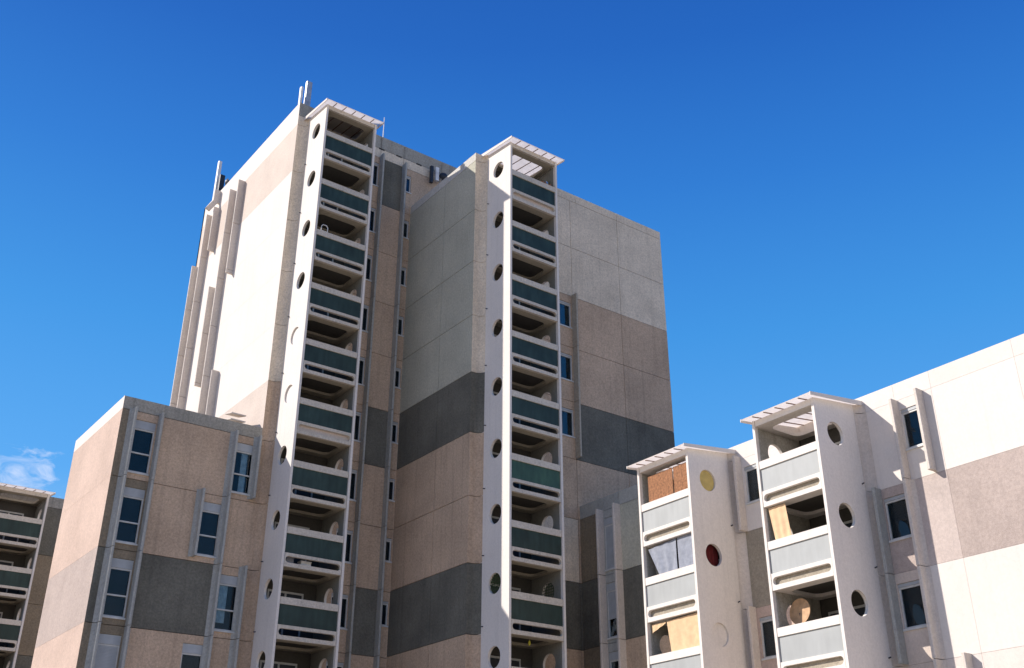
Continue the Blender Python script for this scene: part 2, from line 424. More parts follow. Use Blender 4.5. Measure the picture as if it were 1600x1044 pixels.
# ------------------------------------------------------------------ fins (vertical concrete blades beside the windows)
def fin(root, face, plane, a, z0, z1, joints, mat='fin', p=0.36, t=0.10, side=None):
    """side: -1 / +1 puts a rounded flare into the wall on that side"""
    prof = [(-t / 2, -p), (t / 2, -p)]
    def flare(sg):
        r = 0.13
        return [(sg * (t / 2 + r - r * math.cos(q)), -r + r * math.sin(q)) for q in [math.pi / 2 * i / 5 for i in range(6)]]
    prof = [(-t / 2, -p + 0.02), (-t / 2 + 0.02, -p), (t / 2 - 0.02, -p), (t / 2, -p + 0.02)]
    prof += flare(1) if side in (0, 1) else [(t / 2, 0)]
    prof += list(reversed(flare(-1))) if side in (0, -1) else [(-t / 2, 0)]
    mb = MB()
    cuts = [z0] + [j for j in joints if z0 + 0.1 < j < z1 - 0.1] + [z1]
    for i in range(len(cuts) - 1):
        b = cuts[i] + (0.012 if i else 0); e = cuts[i + 1] - (0.012 if i < len(cuts) - 2 else 0)
        mb.prism([prof], b, e, lambda u, d, z: (u, d, z), mat)
    loc = (a, plane - 0.002, 0) if face == 'y' else (plane - 0.002, a, 0)
    return mb.build('fin', root, loc, 0 if face == 'y' else -math.pi / 2, smooth=35)

# ------------------------------------------------------------------ balcony stacks
def stack(root, loc, rot, W, dep, ks, panel_mat, cove_left=None, cove_right=None, special=None, covers=None, boards=(), tarp=False, side_mat='stack', frame_mat='rail', soffit='soffit', lining='lining', board_mat='beige'):
    t = 0.125; kt = max(ks); zt = ZC(kt) + 1.07; rise = 0.30
    S = MB()
    FX = lambda a, b, c: (c, a, b)          # side walls: a = depth, b = height, c = across
    outer = [(0, GROUND - 0.1), (dep - 0.003, GROUND - 0.1), (dep - 0.003, zt + rise), (0, zt)]
    holes = [circle(0.96, ZC(k), 0.41) for k in ks]
    tl = t - 0.02; lin_ = [(0.15, GROUND), (dep - 0.11, GROUND), (dep - 0.11, zt - 0.26), (0.15, zt - 0.26)]
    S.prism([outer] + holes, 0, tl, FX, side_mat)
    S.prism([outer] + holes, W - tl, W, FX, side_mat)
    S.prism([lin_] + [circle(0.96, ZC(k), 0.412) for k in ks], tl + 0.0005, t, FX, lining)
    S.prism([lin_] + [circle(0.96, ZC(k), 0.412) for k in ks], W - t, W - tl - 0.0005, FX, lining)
    for z_ in [ZC(k) + 1.25 for k in ks[:-1]]:        # little overflow pipes beside the wall joints
        for xa, xb in ((-0.09, 0.02), (W - 0.02, W + 0.09)): S.tube((xa, dep - 0.42, z_), (xb, dep - 0.42, z_ + 0.02), 0.022, 0.022, 'darkmetal')
    back = MB()
    for k in ks:                            # floor slabs, soffit with a rounded recess
        z = ZC(k)
        FZ = lambda a, b, c: (a, b, c)
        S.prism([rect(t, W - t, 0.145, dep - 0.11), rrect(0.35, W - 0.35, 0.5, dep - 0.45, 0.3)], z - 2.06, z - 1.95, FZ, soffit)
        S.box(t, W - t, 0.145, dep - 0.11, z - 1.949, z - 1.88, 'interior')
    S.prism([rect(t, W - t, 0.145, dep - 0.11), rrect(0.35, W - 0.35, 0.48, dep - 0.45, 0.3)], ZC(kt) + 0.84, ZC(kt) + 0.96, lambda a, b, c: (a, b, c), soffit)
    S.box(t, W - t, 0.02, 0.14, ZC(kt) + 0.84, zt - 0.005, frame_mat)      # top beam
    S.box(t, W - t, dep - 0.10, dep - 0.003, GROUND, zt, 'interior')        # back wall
    o = S.build('balcony_stack', root, loc, rot, smooth=30)
    for k in ks:
        z = ZC(k)
        B = MB()
        B.box(t, W - t, 0.012, 0.20, z - 0.72, z - 0.45, frame_mat)
        FY = lambda a, b, c: (a, c, b)
        B.prism([rect(t, W - t, z - 2.06, z - 1.51), rrect(t + 0.05, W - t - 0.05, z - 1.90, z - 1.64, 0.13)], 0.012, 0.142, FY, frame_mat)
        B.build('balcony_front', o)
        if k in boards:
            SB = MB(); SB.box(t + 0.03, W - t - 0.03, 0.15, 0.17, z - 1.93, z - 1.60, board_mat); SB.build('slot_board', o)
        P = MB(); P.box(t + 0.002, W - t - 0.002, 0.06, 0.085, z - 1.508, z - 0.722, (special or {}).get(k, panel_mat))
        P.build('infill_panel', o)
        D = MB(); x0 = 0.45; x1 = 2.05
        D.box(x0, x0 + 0.07, dep - 0.145, dep - 0.103, z - 1.88, z + 0.28, 'frame'); D.box(x1 - 0.07, x1, dep - 0.145, dep - 0.103, z - 1.88, z + 0.28, 'frame')
        D.box(x0 + 0.07, x1 - 0.07, dep - 0.145, dep - 0.103, z + 0.20, z + 0.28, 'frame'); D.box((x0 + x1) / 2 - 0.04, (x0 + x1) / 2 + 0.04, dep - 0.145, dep - 0.103, z - 1.88, z + 0.20, 'frame')
        D.box(x0 + 0.075, x1 - 0.075, dep - 0.125, dep - 0.104, z - 1.87, z + 0.195, 'darkmetal')
        D.build('balcony_door', o)
    # roof: translucent sheets on ribs with a white edge trim, rising to the wall
    R = MB(); zr = zt + 0.05; y0 = -0.36; y1 = dep + 0.02; sl = rise / dep
    zf = zr + sl * y0; zb = zr + sl * y1
    n = 6; x0 = -0.17; x1 = W + 0.17
    R.hexa([(x0, y0, zf), (x1, y0, zf), (x1, y1, zb), (x0, y1, zb), (x0, y0, zf + 0.03), (x1, y0, zf + 0.03), (x1, y1, zb + 0.03), (x0, y1, zb + 0.03)], 'sheet')
    R.build('roof_sheet', o)
    rb = MB()
    for i in range(1, n):
        x = x0 + (x1 - x0) * i / n
        rb.hexa([(x - .016, y0 + .02, zf - .03), (x + .016, y0 + .02, zf - .03), (x + .016, y1, zb - .03), (x - .016, y1, zb - .03), (x - .016, y0 + .02, zf - .002), (x + .016, y0 + .02, zf - .002), (x + .016, y1, zb - .002), (x - .016, y1, zb - .002)], 'rib')
    rb.build('roof_batten', o)
    for xa, xb in ((x0 - 0.03, x0 - 0.002), (x1 + 0.002, x1 + 0.03)):
        T = MB(); q0 = zf - 0.12; q1 = zb - 0.12
        T.hexa([(xa, y0, q0 + .06), (xb, y0, q0 + .06), (xb, y1, q1), (xa, y1, q1), (xa, y0, zf + .05), (xb, y0, zf + .05), (xb, y1, zb + .05), (xa, y1, zb + .05)], 'white')
        T.build('roof_trim', o)
    # soffit strip closing the roof against the wall tops
    if tarp:
        q = MB(); q.hexa([(x0 + .25, y0 + .75, zf + .13), (x1 - .25, y0 + .75, zf + .13), (x1 - .25, y1 - .05, zb + .04), (x0 + .25, y1 - .05, zb + .04), (x0 + .25, y0 + .75, zf + .15), (x1 - .25, y0 + .75, zf + .15), (x1 - .25, y1 - .05, zb + .06), (x0 + .25, y1 - .05, zb + .06)], 'tarp'); q.build('roof_cover', o)
    # rounded fillets into the wall
    for sg, bands in ((-1, cove_left), (1, cove_right)):
        if not bands: continue
        r = 0.30; c = MB()
        arc = [(-r + r * math.cos(a), dep - r + r * math.sin(a)) for a in [math.pi / 2 * i / 10 for i in range(11)]] + [(0.0, dep)]
        if sg > 0: arc = [(W - x, y) for x, y in arc]
        arc = [(x + sg * 0.0015, y - 0.002) for x, y in arc]
        for z0, z1, mt in bands:
            c.prism([arc], z0 + G, z1 - G, lambda a, b, z: (a, b, z), mt)
        c.build('corner_fillet', o, smooth=40)
    for (k, side, mt, depth) in (covers or []):
        c = MB(); xx = depth if side < 0 else W - depth
        c.prism([circle(0.96, ZC(k), 0.405)], xx - 0.012, xx + 0.012, FX, mt); c.build('opening_cover', o)
    return o

def bands(J, ks, mats, top):
    """fillet bands between joints ks[0] < ks[1] ...; last one up to top"""
    zs = [GROUND if k is None else J(k) for k in ks] + [top]
    return [(zs[i], zs[i + 1], mats[i]) for i in range(len(mats))]

# ================================================================== LEFT TOWER
T1 = thing('apartment_tower', 'tallest white and tan apartment tower with lit windowless side and left balcony column', 'building', (0, 0, 0))
XT1R, YT1B, ZT1 = 28.6, 54.05, 35.13
core(T1, XT, XT1R, YA, YT1B, ZT1, 0.5)
f = Facade(T1)
def side_rows(f, face, plane, a_list, rows, lo, hi):
    for z0, z1, mt in rows:
        for i in range(len(a_list) - 1):
            f.panel(face, plane, a_list[i], a_list[i + 1], z0, z1, mt, lo=lo if i == 0 else None, hi=hi if i == len(a_list) - 2 else None, G=0.003)
# lit side (faces left)
rows = [(J1(9), ZT1, 'white'), (J1(8), J1(9), 'beige')] + [(J1(k), J1(k + 1), 'white') for k in range(4, 8)] + [(J1(3), J1(4), 'beige')] + [(J1(k), J1(k + 1), 'beige') for k in range(-3, 3)] + [(GROUND, J1(-3), 'beige')]
side_rows(f, 'x', XT, [YA, YT1B], rows, 'c', 'c')
# shaded front
for k in list(range(-3, 9)):
    z0, z1 = J1(k), J1(k + 1)
    hl = [(21.35, 22.17, z1 - 1.80, z1 - 0.38)] if k <= 8 else []
    hr = [(23.70, 24.13, z1 - 1.45, z1 - 0.40)]
    f.panel('y', YA, XT, 18.4, z0, z1, 'cream' if k > 3 else 'tan', lo='c')
    f.panel('y', YA, 18.4, 22.22, z0, z1, 'tan', holes=hl)
    f.panel('y', YA, 22.22, 23.60, z0, z1, 'dark' if k in (8, 3, 0) else 'tan')
    f.panel('y', YA, 23.60, 26.0, z0, z1, 'tan', holes=hr)
    f.panel('y', YA, 26.0, XT1R, z0, z1, 'tan', hi='c')
    win_tall(T1, 'y', YA, 21.35, z1 - 1.80, 0.82, 1.42, box=0.12, transom=None)
    win_small(T1, 'y', YA, 23.70, z1 - 1.45, 0.43, 1.05)
for a0, a1, lo, hi in ((XT, 18.4, 'c', None), (18.4, 22.22, None, None), (22.22, 23.6, None, None), (23.6, 26.0, None, None), (26.0, XT1R, None, 'c')):
    f.panel('y', YA, a0, a1, J1(9), 34.32, 'cream', lo=lo, hi=hi)
    f.panel('y', YA, a0, a1, 34.32, ZT1, 'concrete', lo=lo, hi=hi)
f.panel('y', YA, XT, XT1R, GROUND, J1(-3), 'tan', lo='c', hi='c')
f.build()
bk = MB()
bk.box(XT, XT1R, YT1B - PT + 0.004, YT1B, GROUND, ZT1 - 0.01, 'white'); bk.box(XT1R - PT + 0.004, XT1R, YA + PT, YT1B - PT, GROUND, ZT1 - 0.01, 'white')
bk.build('rear_wall', T1)
sl = MB()
for x in (21.1, 22.25, 23.3, 24.55, 25.7, 26.8): sl.box(x - 0.17, x + 0.17, YA - 0.004, YA + 0.1, 34.27, 34.36, 'core')
sl.build('drain_slot', T1)
jt = [J1(k) for k in range(-3, 10)]
fin(T1, 'y', YA, 22.24, GROUND, 33.85, jt); fin(T1, 'y', YA, 23.60, GROUND, 33.85, jt)
# blades on the lit side: (y, z0, z1)
for y, z0, z1 in ((48.0, 27.95, 33.7), (49.15, GROUND, 33.7), (51.32, 30.9, 33.7), (52.35, GROUND, 33.72), (53.5, GROUND, 30.9), (50.2, 22.4, 28.1), (48.0, GROUND, 22.45)):
    fin(T1, 'x', XT, y + 0.06, z0, z1, jt, mat='finw', t=0.12)
sp = MB()     # bent blade on the parapet, kicked outwards at its foot
prof = [(0, 35.02), (-0.36, 35.02), (-0.36, 34.3), (-0.72, 33.66), (-0.47, 33.55), (-0.10, 34.2), (0, 34.2)]
sp.prism([[(XT + a - 0.002, z) for a, z in prof]], 51.62, 51.76, lambda a, b, c: (a, c, b), 'finw')
sp.build('rain_spout', T1)
ks1 = list(range(-2, 10))
stack(T1, (17.95, 39.66, 0), 0, 2.78, YA - 39.66, ks1, 'shaded_glass',
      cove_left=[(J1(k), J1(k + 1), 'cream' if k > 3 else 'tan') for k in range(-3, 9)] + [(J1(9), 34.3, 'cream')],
      cove_right=[(J1(k), J1(k + 1), 'tan') for k in range(-3, 9)], special={1: 'shaded_glass'}, tarp=True, covers=[(5, -1, 'stack', 0.085), (4, -1, 'stack', 0.085)], boards=(4,))

# ================================================================== LOW LEFT BLOCK
LB = thing('apartment_block', 'low flat-roofed block at left with sunlit pink gable and shuttered windows', 'building')
ZL, YLB = 17.5, 48.14
core(LB, XL, XT, YA, YLB, ZL, 0.35)
f = Facade(LB)
rows = [(J1(3), ZL, 'white'), (J1(2), J1(3), 'pink'), (J1(1), J1(2), 'pink'), (J1(0), J1(1), 'mauve'), (J1(-1), J1(0), 'pink'), (J1(-2), J1(-1), 'pink'), (J1(-3), J1(-2), 'mauve'), (GROUND, J1(-3), 'pink')]
side_rows(f, 'x', XL, [YA, YLB], rows, 'c', 'c')
for k in range(-3, 3):
    z0, z1 = J1(k), J1(k + 1); wz0, wz1 = z1 - 2.5, z1 - 0.33
    f.panel('y', YA, XL, 12.0, z0, z1, 'dark' if k == 0 else 'brown', lo='c')
    f.panel('y', YA, 12.0, 13.03, z0, z1, 'brown' if k < 2 else 'tan', holes=[(12.09, 12.93, wz0, wz1)])
    win_tall(LB, 'y', YA, 12.09, wz0, 0.84, 2.17, closed=(k == -1), closed_to=None, transom=0.80)
    mid = (k % 2 == 1)
    f.panel('y', YA, 13.03, 16.22, z0, z1, 'dark' if k == 0 else 'tan', holes=[(15.27, 16.11, wz0, wz1)] if mid else [])
    f.panel('y', YA, 16.22, XT, z0, z1, 'tan', holes=[] if mid else [(16.37, 17.21, wz0, wz1)], hi='e')
    if mid: win_tall(LB, 'y', YA, 15.27, wz0, 0.84, 2.17)
    else: win_tall(LB, 'y', YA, 16.37, wz0, 0.84, 2.17, curtain=(0.06, 0.45, 0.3) if k == 0 else ((0.35, 0.62, 0.06) if k == 2 else None))
# the window under the dark band has its shutter down
win_k = [o for o in LB.children if o.name.startswith('window')]
f.panel('y', YA, XL, XT, J1(3), ZL, 'concrete', lo='c', hi='e')
f.panel('y', YA, XL, XT, GROUND, J1(-3), 'tan', lo='c', hi='e')
f.build()
bk = MB(); bk.box(XL + 0.004, XT - 0.004, YLB - PT + 0.004, YLB - 0.001, GROUND, ZL - 0.01, 'pink'); bk.build('rear_wall', LB)
fin(LB, 'y', YA, 11.97, GROUND, 17.0, jt, side=-1); fin(LB, 'y', YA, 13.03, GROUND, 17.0, jt, side=1)
fin(LB, 'y', YA, 16.24, GROUND, 17.0, jt, side=-1); fin(LB, 'y', YA, 17.30, 14.25, 17.0, jt, side=-1); fin(LB, 'y', YA, 15.15, 11.5, 14.25, jt, side=-1); fin(LB, 'y', YA, 17.31, GROUND, 11.42, jt, side=-1)

# ================================================================== RIGHT TOWER
T2 = thing('apartment_tower', 'second tower one storey lower, dark grey bands, balcony column on its corner', 'building')
ZT2, YT2B = 31.47, 46.0
core(T2, XS, XR, YB, YT2B, ZT2, 0.3)
f = Facade(T2)
def t2side(k): return 'dark' if k in (3, 0) else ('tan' if k < 3 else 'pale')
for k in range(-3, 8):
    for a0, a1, lo, hi in ((YB, 38.5, 'c', None), (38.5, YA, None, 'e')):
        f.panel('x', XS, a0, a1, J2(k), J2(k + 1), t2side(k), lo=lo, hi=hi)
f.panel('x', XS, YB, YA, J2(8), ZT2, 'fin_pale', lo='c', hi='e')
f.panel('x', XS, YB, YA, GROUND, J2(-3), 'tan', lo='c', hi='e')
for k in range(-3, 8):
    z0, z1 = J2(k), J2(k + 1)
    left = 'tan' if k == 2 or k == 3 or k in (4, 5) else ('dark' if k == 0 else ('cream' if k in (1, 6, 7) else 'tan'))
    right = 'cream' if k in (6, 7) else ('dark' if k in (3, 0) else 'tan')
    hl = [(29.08, 29.93, z1 - 1.74, z1 - 0.40)] if k in (3, 4, 5) else []
    f.panel('y', YB, XS, 24.70, z0, z1, 'dark' if k in (3, 0) else ('tan' if k < 3 else 'cream'), lo='c')
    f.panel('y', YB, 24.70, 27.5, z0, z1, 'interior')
    f.panel('y', YB, 27.5, 30.02, z0, z1, left, holes=hl)
    f.panel('y', YB, 30.02, 33.2, z0, z1, right)
    f.panel('y', YB, 33.2, XR, z0, z1, right, hi='c')
    if hl: win_small(T2, 'y', YB, 29.08, z1 - 1.74, 0.85, 1.34)
for a0, a1, lo, hi in ((XS, 27.5, 'c', None), (27.5, 30.4, None, None), (30.4, 33.2, None, None), (33.2, XR, None, 'c')):
    f.panel('y', YB, a0, a1, J2(8), ZT2, 'cream', lo=lo, hi=hi)
f.panel('y', YB, XS, XR, GROUND, J2(-3), 'tan', lo='c', hi='c')
f.build()
cb = MB(); P = [(30.13, YB - 0.03, 21.2), (30.16, YB - 0.04, 20.7), (30.13, YB - 0.05, 20.3), (30.22, YB - 0.04, 19.9), (30.2, YB - 0.03, 19.75), (30.14, YB - 0.04, 20.0)]
for i in range(len(P) - 1): cb.tube(P[i], P[i + 1], 0.018, 0.018, 'darkmetal', 6)
cb.build('cable', T2)
bk = MB(); bk.box(XS + 0.2, XR, YT2B - PT + 0.004, YT2B, GROUND, ZT2 - 0.01, 'tan'); bk.box(XR - PT + 0.004, XR - 0.001, YB + PT, YT2B - PT, GROUND, ZT2 - 0.01, 'tan'); bk.build('rear_wall', T2)
fin(T2, 'y', YB, 30.02, 17.05, 25.45, [J2(k) for k in range(9)], mat='finw2')
stack(T2, (24.69, 33.70, 0), 0, 2.78, YB - 33.70, list(range(-2, 9)), 'shaded_glass',
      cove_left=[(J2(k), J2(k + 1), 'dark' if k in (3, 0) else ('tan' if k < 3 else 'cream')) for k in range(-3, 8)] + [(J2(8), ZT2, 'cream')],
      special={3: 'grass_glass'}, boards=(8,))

# ================================================================== RIGHT WING
WG = thing('apartment_block', 'long low wing at right with white sunlit wall and two bright balcony columns', 'building')
ZW, YW0 = 14.83, 6.0
core(WG, XW, 42.0, YW0, YB - 0.004, ZW, 0.35)
f = Facade(WG)
segs = [(35.835, 34.33), (34.33, 33.25), (33.25, 29.45), (29.45, 26.62), (26.62, 23.5), (23.5, 19.31), (19.31, 17.9), (17.9, 14.95), (14.95, 11.9), (11.9, 9.0), (9.0, YW0)]
def wcol(i, k):
    if k == 2: return 'fin' if i < 3 else 'white'
    if i == 0: return {1: 'brown', 0: 'dark'}.get(k, 'brown')
    if i == 1: return 'fin'
    if i == 2: return {1: 'pale', 0: 'dark'}.get(k, 'tan')
    if i in (3, 4): return {1: 'white', 0: 'taupe'}.get(k, 'pink')
    if i == 5: return {1: 'white', 0: 'mauve', -1: 'beige'}.get(k, 'beige')
    if i == 6: return {1: 'white', 0: 'mauve_pale', -1: 'white'}.get(k, 'rose')
    return {1: 'white', 0: 'mauve', -1: 'white'}.get(k, 'rose')
for k in range(-3, 3):
    z0 = J3(k); z1 = J3(k + 1) if k < 2 else ZW
    for i, (b, a) in enumerate(segs):
        holes = []; wins = []
        if k < 2:
            if i == 1: holes = [(33.32, 34.27, z1 - 2.58, z1 - 0.34)]
            if i == 4: holes = [(25.30, 26.16, z1 - 1.76, z1 - 0.36)]  if k != 0 else []
            if i == 6 and k == 1: holes = [(18.40, 19.16, z1 - 1.74, z1 - 0.36)]
            if i == 5 and k < 1: holes = [(19.44, 20.34, z1 - 1.72, z1 - 0.32)]
        f.panel('x', XW, a, b, z0, z1, wcol(i, k), holes=holes, lo='c' if i == len(segs) - 1 else None, hi='e' if i == 0 else None, G=0.009 if i < 3 else 0.004)
        for (h0, h1, hz0, hz1) in holes:
            if i == 1: win_tall(WG, 'x', XW, h1, hz0, h1 - h0, hz1 - hz0, box=0.33, transom=None, closed_to=0.75 if k == 0 else None, closed=(k == 1))
            else: win_tall(WG, 'x', XW, h1, hz0, h1 - h0, hz1 - hz0, box=0.12, transom=None)
f.panel('x', XW, YW0, 35.835, GROUND, J3(-3), 'rose', lo='c', hi='e')
f.build()
bk = MB(); bk.box(XW + PT, 42.0, YW0, YW0 + PT - 0.004, GROUND, ZW - 0.01, 'rose'); bk.box(42.0 - PT + 0.004, 41.999, YW0 + PT, YB - 0.1, GROUND, ZW - 0.01, 'rose'); bk.build('rear_wall', WG)
jw = [J3(k) for k in range(-3, 4)]
for y, z0, z1, sd_, mt in ((34.33, GROUND, 14.25, None, 'finw'), (33.25, GROUND, 14.25, None, 'finw'), (26.32, 11.42, 14.3, None, 'finw'), (26.32, GROUND, 8.66, None, 'finw'),
                      (20.44, 5.85, 11.45, None, 'fin'), (19.25, 11.46, 14.2, None, 'finw'), (19.25, GROUND, 11.44, 1, 'finw'), (18.28, 11.48, 14.25, None, 'finw'), (18.28, GROUND, 5.85, None, 'finw')):
    fin(WG, 'x', XW, y, z0, z1, jw, mat=mt, t=0.12, side=sd_)
wc = [(J3(k), J3(k + 1), 'beige' if k < 1 else 'white') for k in range(-3, 2)] + [(J3(2), ZW - 0.5, 'white')]
wcs = [(J3(k), J3(k + 1), 'finw') for k in range(-3, 2)]
ksw = list(range(-2, 3))
s3 = stack(WG, (27.70, 23.48, 0), -math.pi / 2, 2.71, XW - 27.70, ksw, 'sunlit_glass', cove_right=wcs + [(J3(2), 14.55, 'finw')], side_mat='stack', frame_mat='stack', soffit='stack', lining='concrete', boards=ksw, board_mat='taupe')
s4 = stack(WG, (27.70, 29.44, 0), -math.pi / 2, 2.76, XW - 27.70, ksw, 'sunlit_glass', cove_right=wcs + [(J3(2), 14.55, 'finw')], side_mat='stack', frame_mat='stack', soffit='stack', lining='concrete', boards=ksw, board_mat='taupe',
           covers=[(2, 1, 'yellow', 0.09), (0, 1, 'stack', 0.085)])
rv = MB(); n = 16
ring = [(0.30, 0), (0.30, 0.22), (0.40, 0.22), (0.38, 0.34), (0.24, 0.42), (0.0, 0.45)]
vs = [(r * math.cos(2 * math.pi * i / n), r * math.sin(2 * math.pi * i / n), z) for r, z in ring for i in range(n)]
rv.add(vs, [(q * n + i, q * n + (i + 1) % n, (q + 1) * n + (i + 1) % n, (q + 1) * n + i) for q in range(len(ring) - 1) for i in range(n)], 'finw')
rv.build('roof_vent', WG, (XW + 0.75, 17.75, ZW - 0.32), smooth=40)

# ================================================================== FAR BLOCK
FB = thing('apartment_block', 'far shaded block at lower left edge behind the pink gable', 'building')
YF, ZF = 66.2, 20.4
core(FB, 2.0, 22.0, YF, 78.0, ZF, 0.3)
f = Facade(FB)
for k in range(-3, 4):
    for a0, a1, lo, hi in ((2.0, 8.5, 'c', None), (8.5, 14.3, None, None), (14.3, 18.2, None, None), (18.2, 22.0, None, 'c')):
        f.panel('y', YF, a0, a1, J1(k), J1(k + 1), 'dark' if k == 3 else ('brown' if k in (2, 1) else 'dark'), lo=lo, hi=hi)
f.panel('y', YF, 2.0, 22.0, J1(4), ZF, 'concrete', lo='c', hi='c'); f.panel('y', YF, 2.0, 22.0, GROUND, J1(-3), 'brown', lo='c', hi='c')
f.build()
bk = MB(); bk.box(2.0, 2.0 + PT - 0.004, YF + PT, 78, GROUND, ZF - 0.01, 'pink'); bk.box(22 - PT + 0.004, 22, YF + PT, 78, GROUND, ZF - 0.01, 'pink'); bk.box(2.2, 21.8, 77.85, 77.99, GROUND, ZF - 0.01, 'pink'); bk.build('rear_wall', FB)
stack(FB, (11.72, 64.05, 0), 0, 2.78, YF - 64.05, list(range(-2, 5)), 'shaded_glass')

# ================================================================== roof furniture
def antenna(x, y, z0, z1, w, d, label, mats=('lightmetal', 'darkmetal'), group='mobile antennas on the tall tower'):
    o = thing('antenna', label, 'antenna', (x, y, z0), group=group)
    p = MB(); p.prism([rrect(-w / 2, w / 2, -d / 2, d / 2, min(w, d) * 0.2, 3)], 0.15, z1 - z0, lambda a, b, c: (a, b, c), mats[0]); p.build('antenna_panel', o)
    q = MB(); q.tube((w * 0.2, d / 2 + 0.10, -0.5), (w * 0.2, d / 2 + 0.10, z1 - z0 - 0.3), 0.04, 0.04, mats[1])
    for zz in (0.4, z1 - z0 - 0.5): q.box(-0.02 + w * 0.2, 0.02 + w * 0.2, d / 2, d / 2 + 0.1, zz, zz + 0.06, mats[1])
    q.build('mounting_pole', o)
    return o
antenna(17.52, 41.99, 34.9, 36.2, 0.13, 0.20, 'narrow white panel antenna on tower corner, left one of the close pair')
antenna(17.92, 42.05, 34.95, 36.75, 0.30, 0.22, 'wider taller panel antenna on tower corner, right one of the close pair', mats=('metal', 'darkmetal'))
antenna(17.60, 53.0, 35.0, 37.9, 0.20, 0.24, 'tall white panel antenna at the far back end of the sunlit tower parapet')
a = antenna(17.72, 52.62, 35.3, 36.75, 0.30, 0.26, 'short dark panel antenna close beside the tall white one at back end', mats=('darkmetal', 'darkmetal'))
dsh = thing('antenna_dish', 'small dark dish on a short pole above the sunlit parapet', 'antenna', (17.70, 51.35, 34.9))
q = MB(); q.tube((0, 0, 0), (0, 0, 0.85), 0.035, 0.035, 'darkmetal'); q.build('mounting_pole', dsh)
q = MB(); n = 18
vs = [(-0.10 - 0.10 * (1 - r * r) , 0.22 * r * math.cos(2 * math.pi * i / n), 0.68 + 0.22 * r * math.sin(2 * math.pi * i / n)) for r in (0.05, 0.5, 1.0) for i in range(n)]
q.add(vs, [(k * n + i, k * n + (i + 1) % n, (k + 1) * n + (i + 1) % n, (k + 1) * n + i) for k in range(2) for i in range(n)], 'darkmetal'); q.tube((-0.12, 0, 0.68), (0.0, 0, 0.68), 0.03, 0.03, 'darkmetal'); q.build('dish', dsh)
mst = MB(); mst.tube((0, 0, 0), (0, 0, 2.1), 0.035, 0.02, 'lightmetal'); mst.tube((0, 0, 0), (0, 0, 0.2), 0.07, 0.07, 'metal')
tag(mst.build('antenna_mast', None, (22.45, 42.15, 34.6)), 'thin white mast rising behind the tall tower parapet', 'mast')
def wall_antenna(x, z0, z1, w, mat, label):
    o = thing('antenna', label, 'antenna', (x, YA - 0.22, z0), group='mobile antennas on the tall tower')
    p = MB(); p.prism([rrect(-w / 2, w / 2, -0.09, 0.07, 0.03, 3)], 0, z1 - z0, lambda a, b, c: (a, b, c), mat); p.build('antenna_panel', o)
    q = MB()
    for zz in (0.15, z1 - z0 - 0.25): q.box(-0.03, 0.03, 0.07, 0.215, zz, zz + 0.06, 'metal')
    q.build('wall_bracket', o)
wall_antenna(25.22, 33.3, 34.35, 0.17, 'darkmetal', 'dark panel antenna hung on tan tower wall left of the pale one')
wall_antenna(25.56, 33.55, 34.4, 0.20, 'lightmetal', 'pale panel antenna hung on tan tower wall right of the dark one')
dsh2 = copy_tree(dsh); dsh2.location = (26.0, YA - 0.15, 33.35); dsh2.rotation_euler = (0, 0, math.radians(60))
dsh2['label'] = 'small dark dish on the tan tower wall beside the pale panel antenna'
for o in (dsh, dsh2): o['group'] = 'small dishes on the tall tower'
hb = thing('roof_hatch', 'slatted vent hood on the low left block roof against the tower', 'roof vent', (16.62, 43.0, 17.15))
q = MB(); q.box(-0.28, 0.28, -0.3, 0.3, 0, 0.62, 'finw'); q.build('hatch_base', hb)
for k in range(2):
    q = MB(); z = 0.72 + 0.28 * k
    q.hexa([(-0.34, -0.42, z), (0.34, -0.42, z), (0.34, 0.42, z + 0.22), (-0.34, 0.42, z + 0.22), (-0.34, -0.42, z + 0.05), (0.34, -0.42, z + 0.05), (0.34, 0.42, z + 0.27), (-0.34, 0.42, z + 0.27)], 'finw'); q.build('louvre_blade', hb)

# ================================================================== things in the balconies
def cloth_sheet(name, pts, mat, label, cat, group, wave=0.02, thick=0.012, n=14):
    """hanging cloth in the plane of the right wing's balconies: pts = quad (y,z): top-left, top-right, bottom-right, bottom-left"""
    (a, b, c, d) = [Vector((p[0], p[1])) for p in pts]
    mb = MB(); vs = []
    for dx in (0, thick):
        for j in range(n + 1):
            for i in range(n + 1):
                u = i / n; v = j / n
                p = (a * (1 - u) + b * u) * (1 - v) + (d * (1 - u) + c * u) * v
                vs.append((wave * math.sin(u * 17 + 1.5 * v) * (0.3 + v) + dx, p.x, p.y))
    N = (n + 1) * (n + 1); fs = []
    for j in range(n):
        for i in range(n):
            q = j * (n + 1) + i
            fs.append((q, q + 1, q + n + 2, q + n + 1)); fs.append((q + N, q + 1 + N, q + n + 2 + N, q + n + 1 + N))
    for i in range(n):
        fs.append((i, i + 1, i + 1 + N, i + N)); q = n * (n + 1) + i; fs.append((q, q + 1, q + 1 + N, q + N))
        q = i * (n + 1); fs.append((q, q + n + 1, q + n + 1 + N, q + N)); q += n; fs.append((q, q + n + 1, q + n + 1 + N, q + N))
    mb.add(vs, fs, mat)
    o = mb.build(name, None, (27.84, 0, 0), smooth=60)
    return tag(o, label, cat, group)
g_ = 'screens and cloths hung in the right wing balconies'
bb = ZC(2)
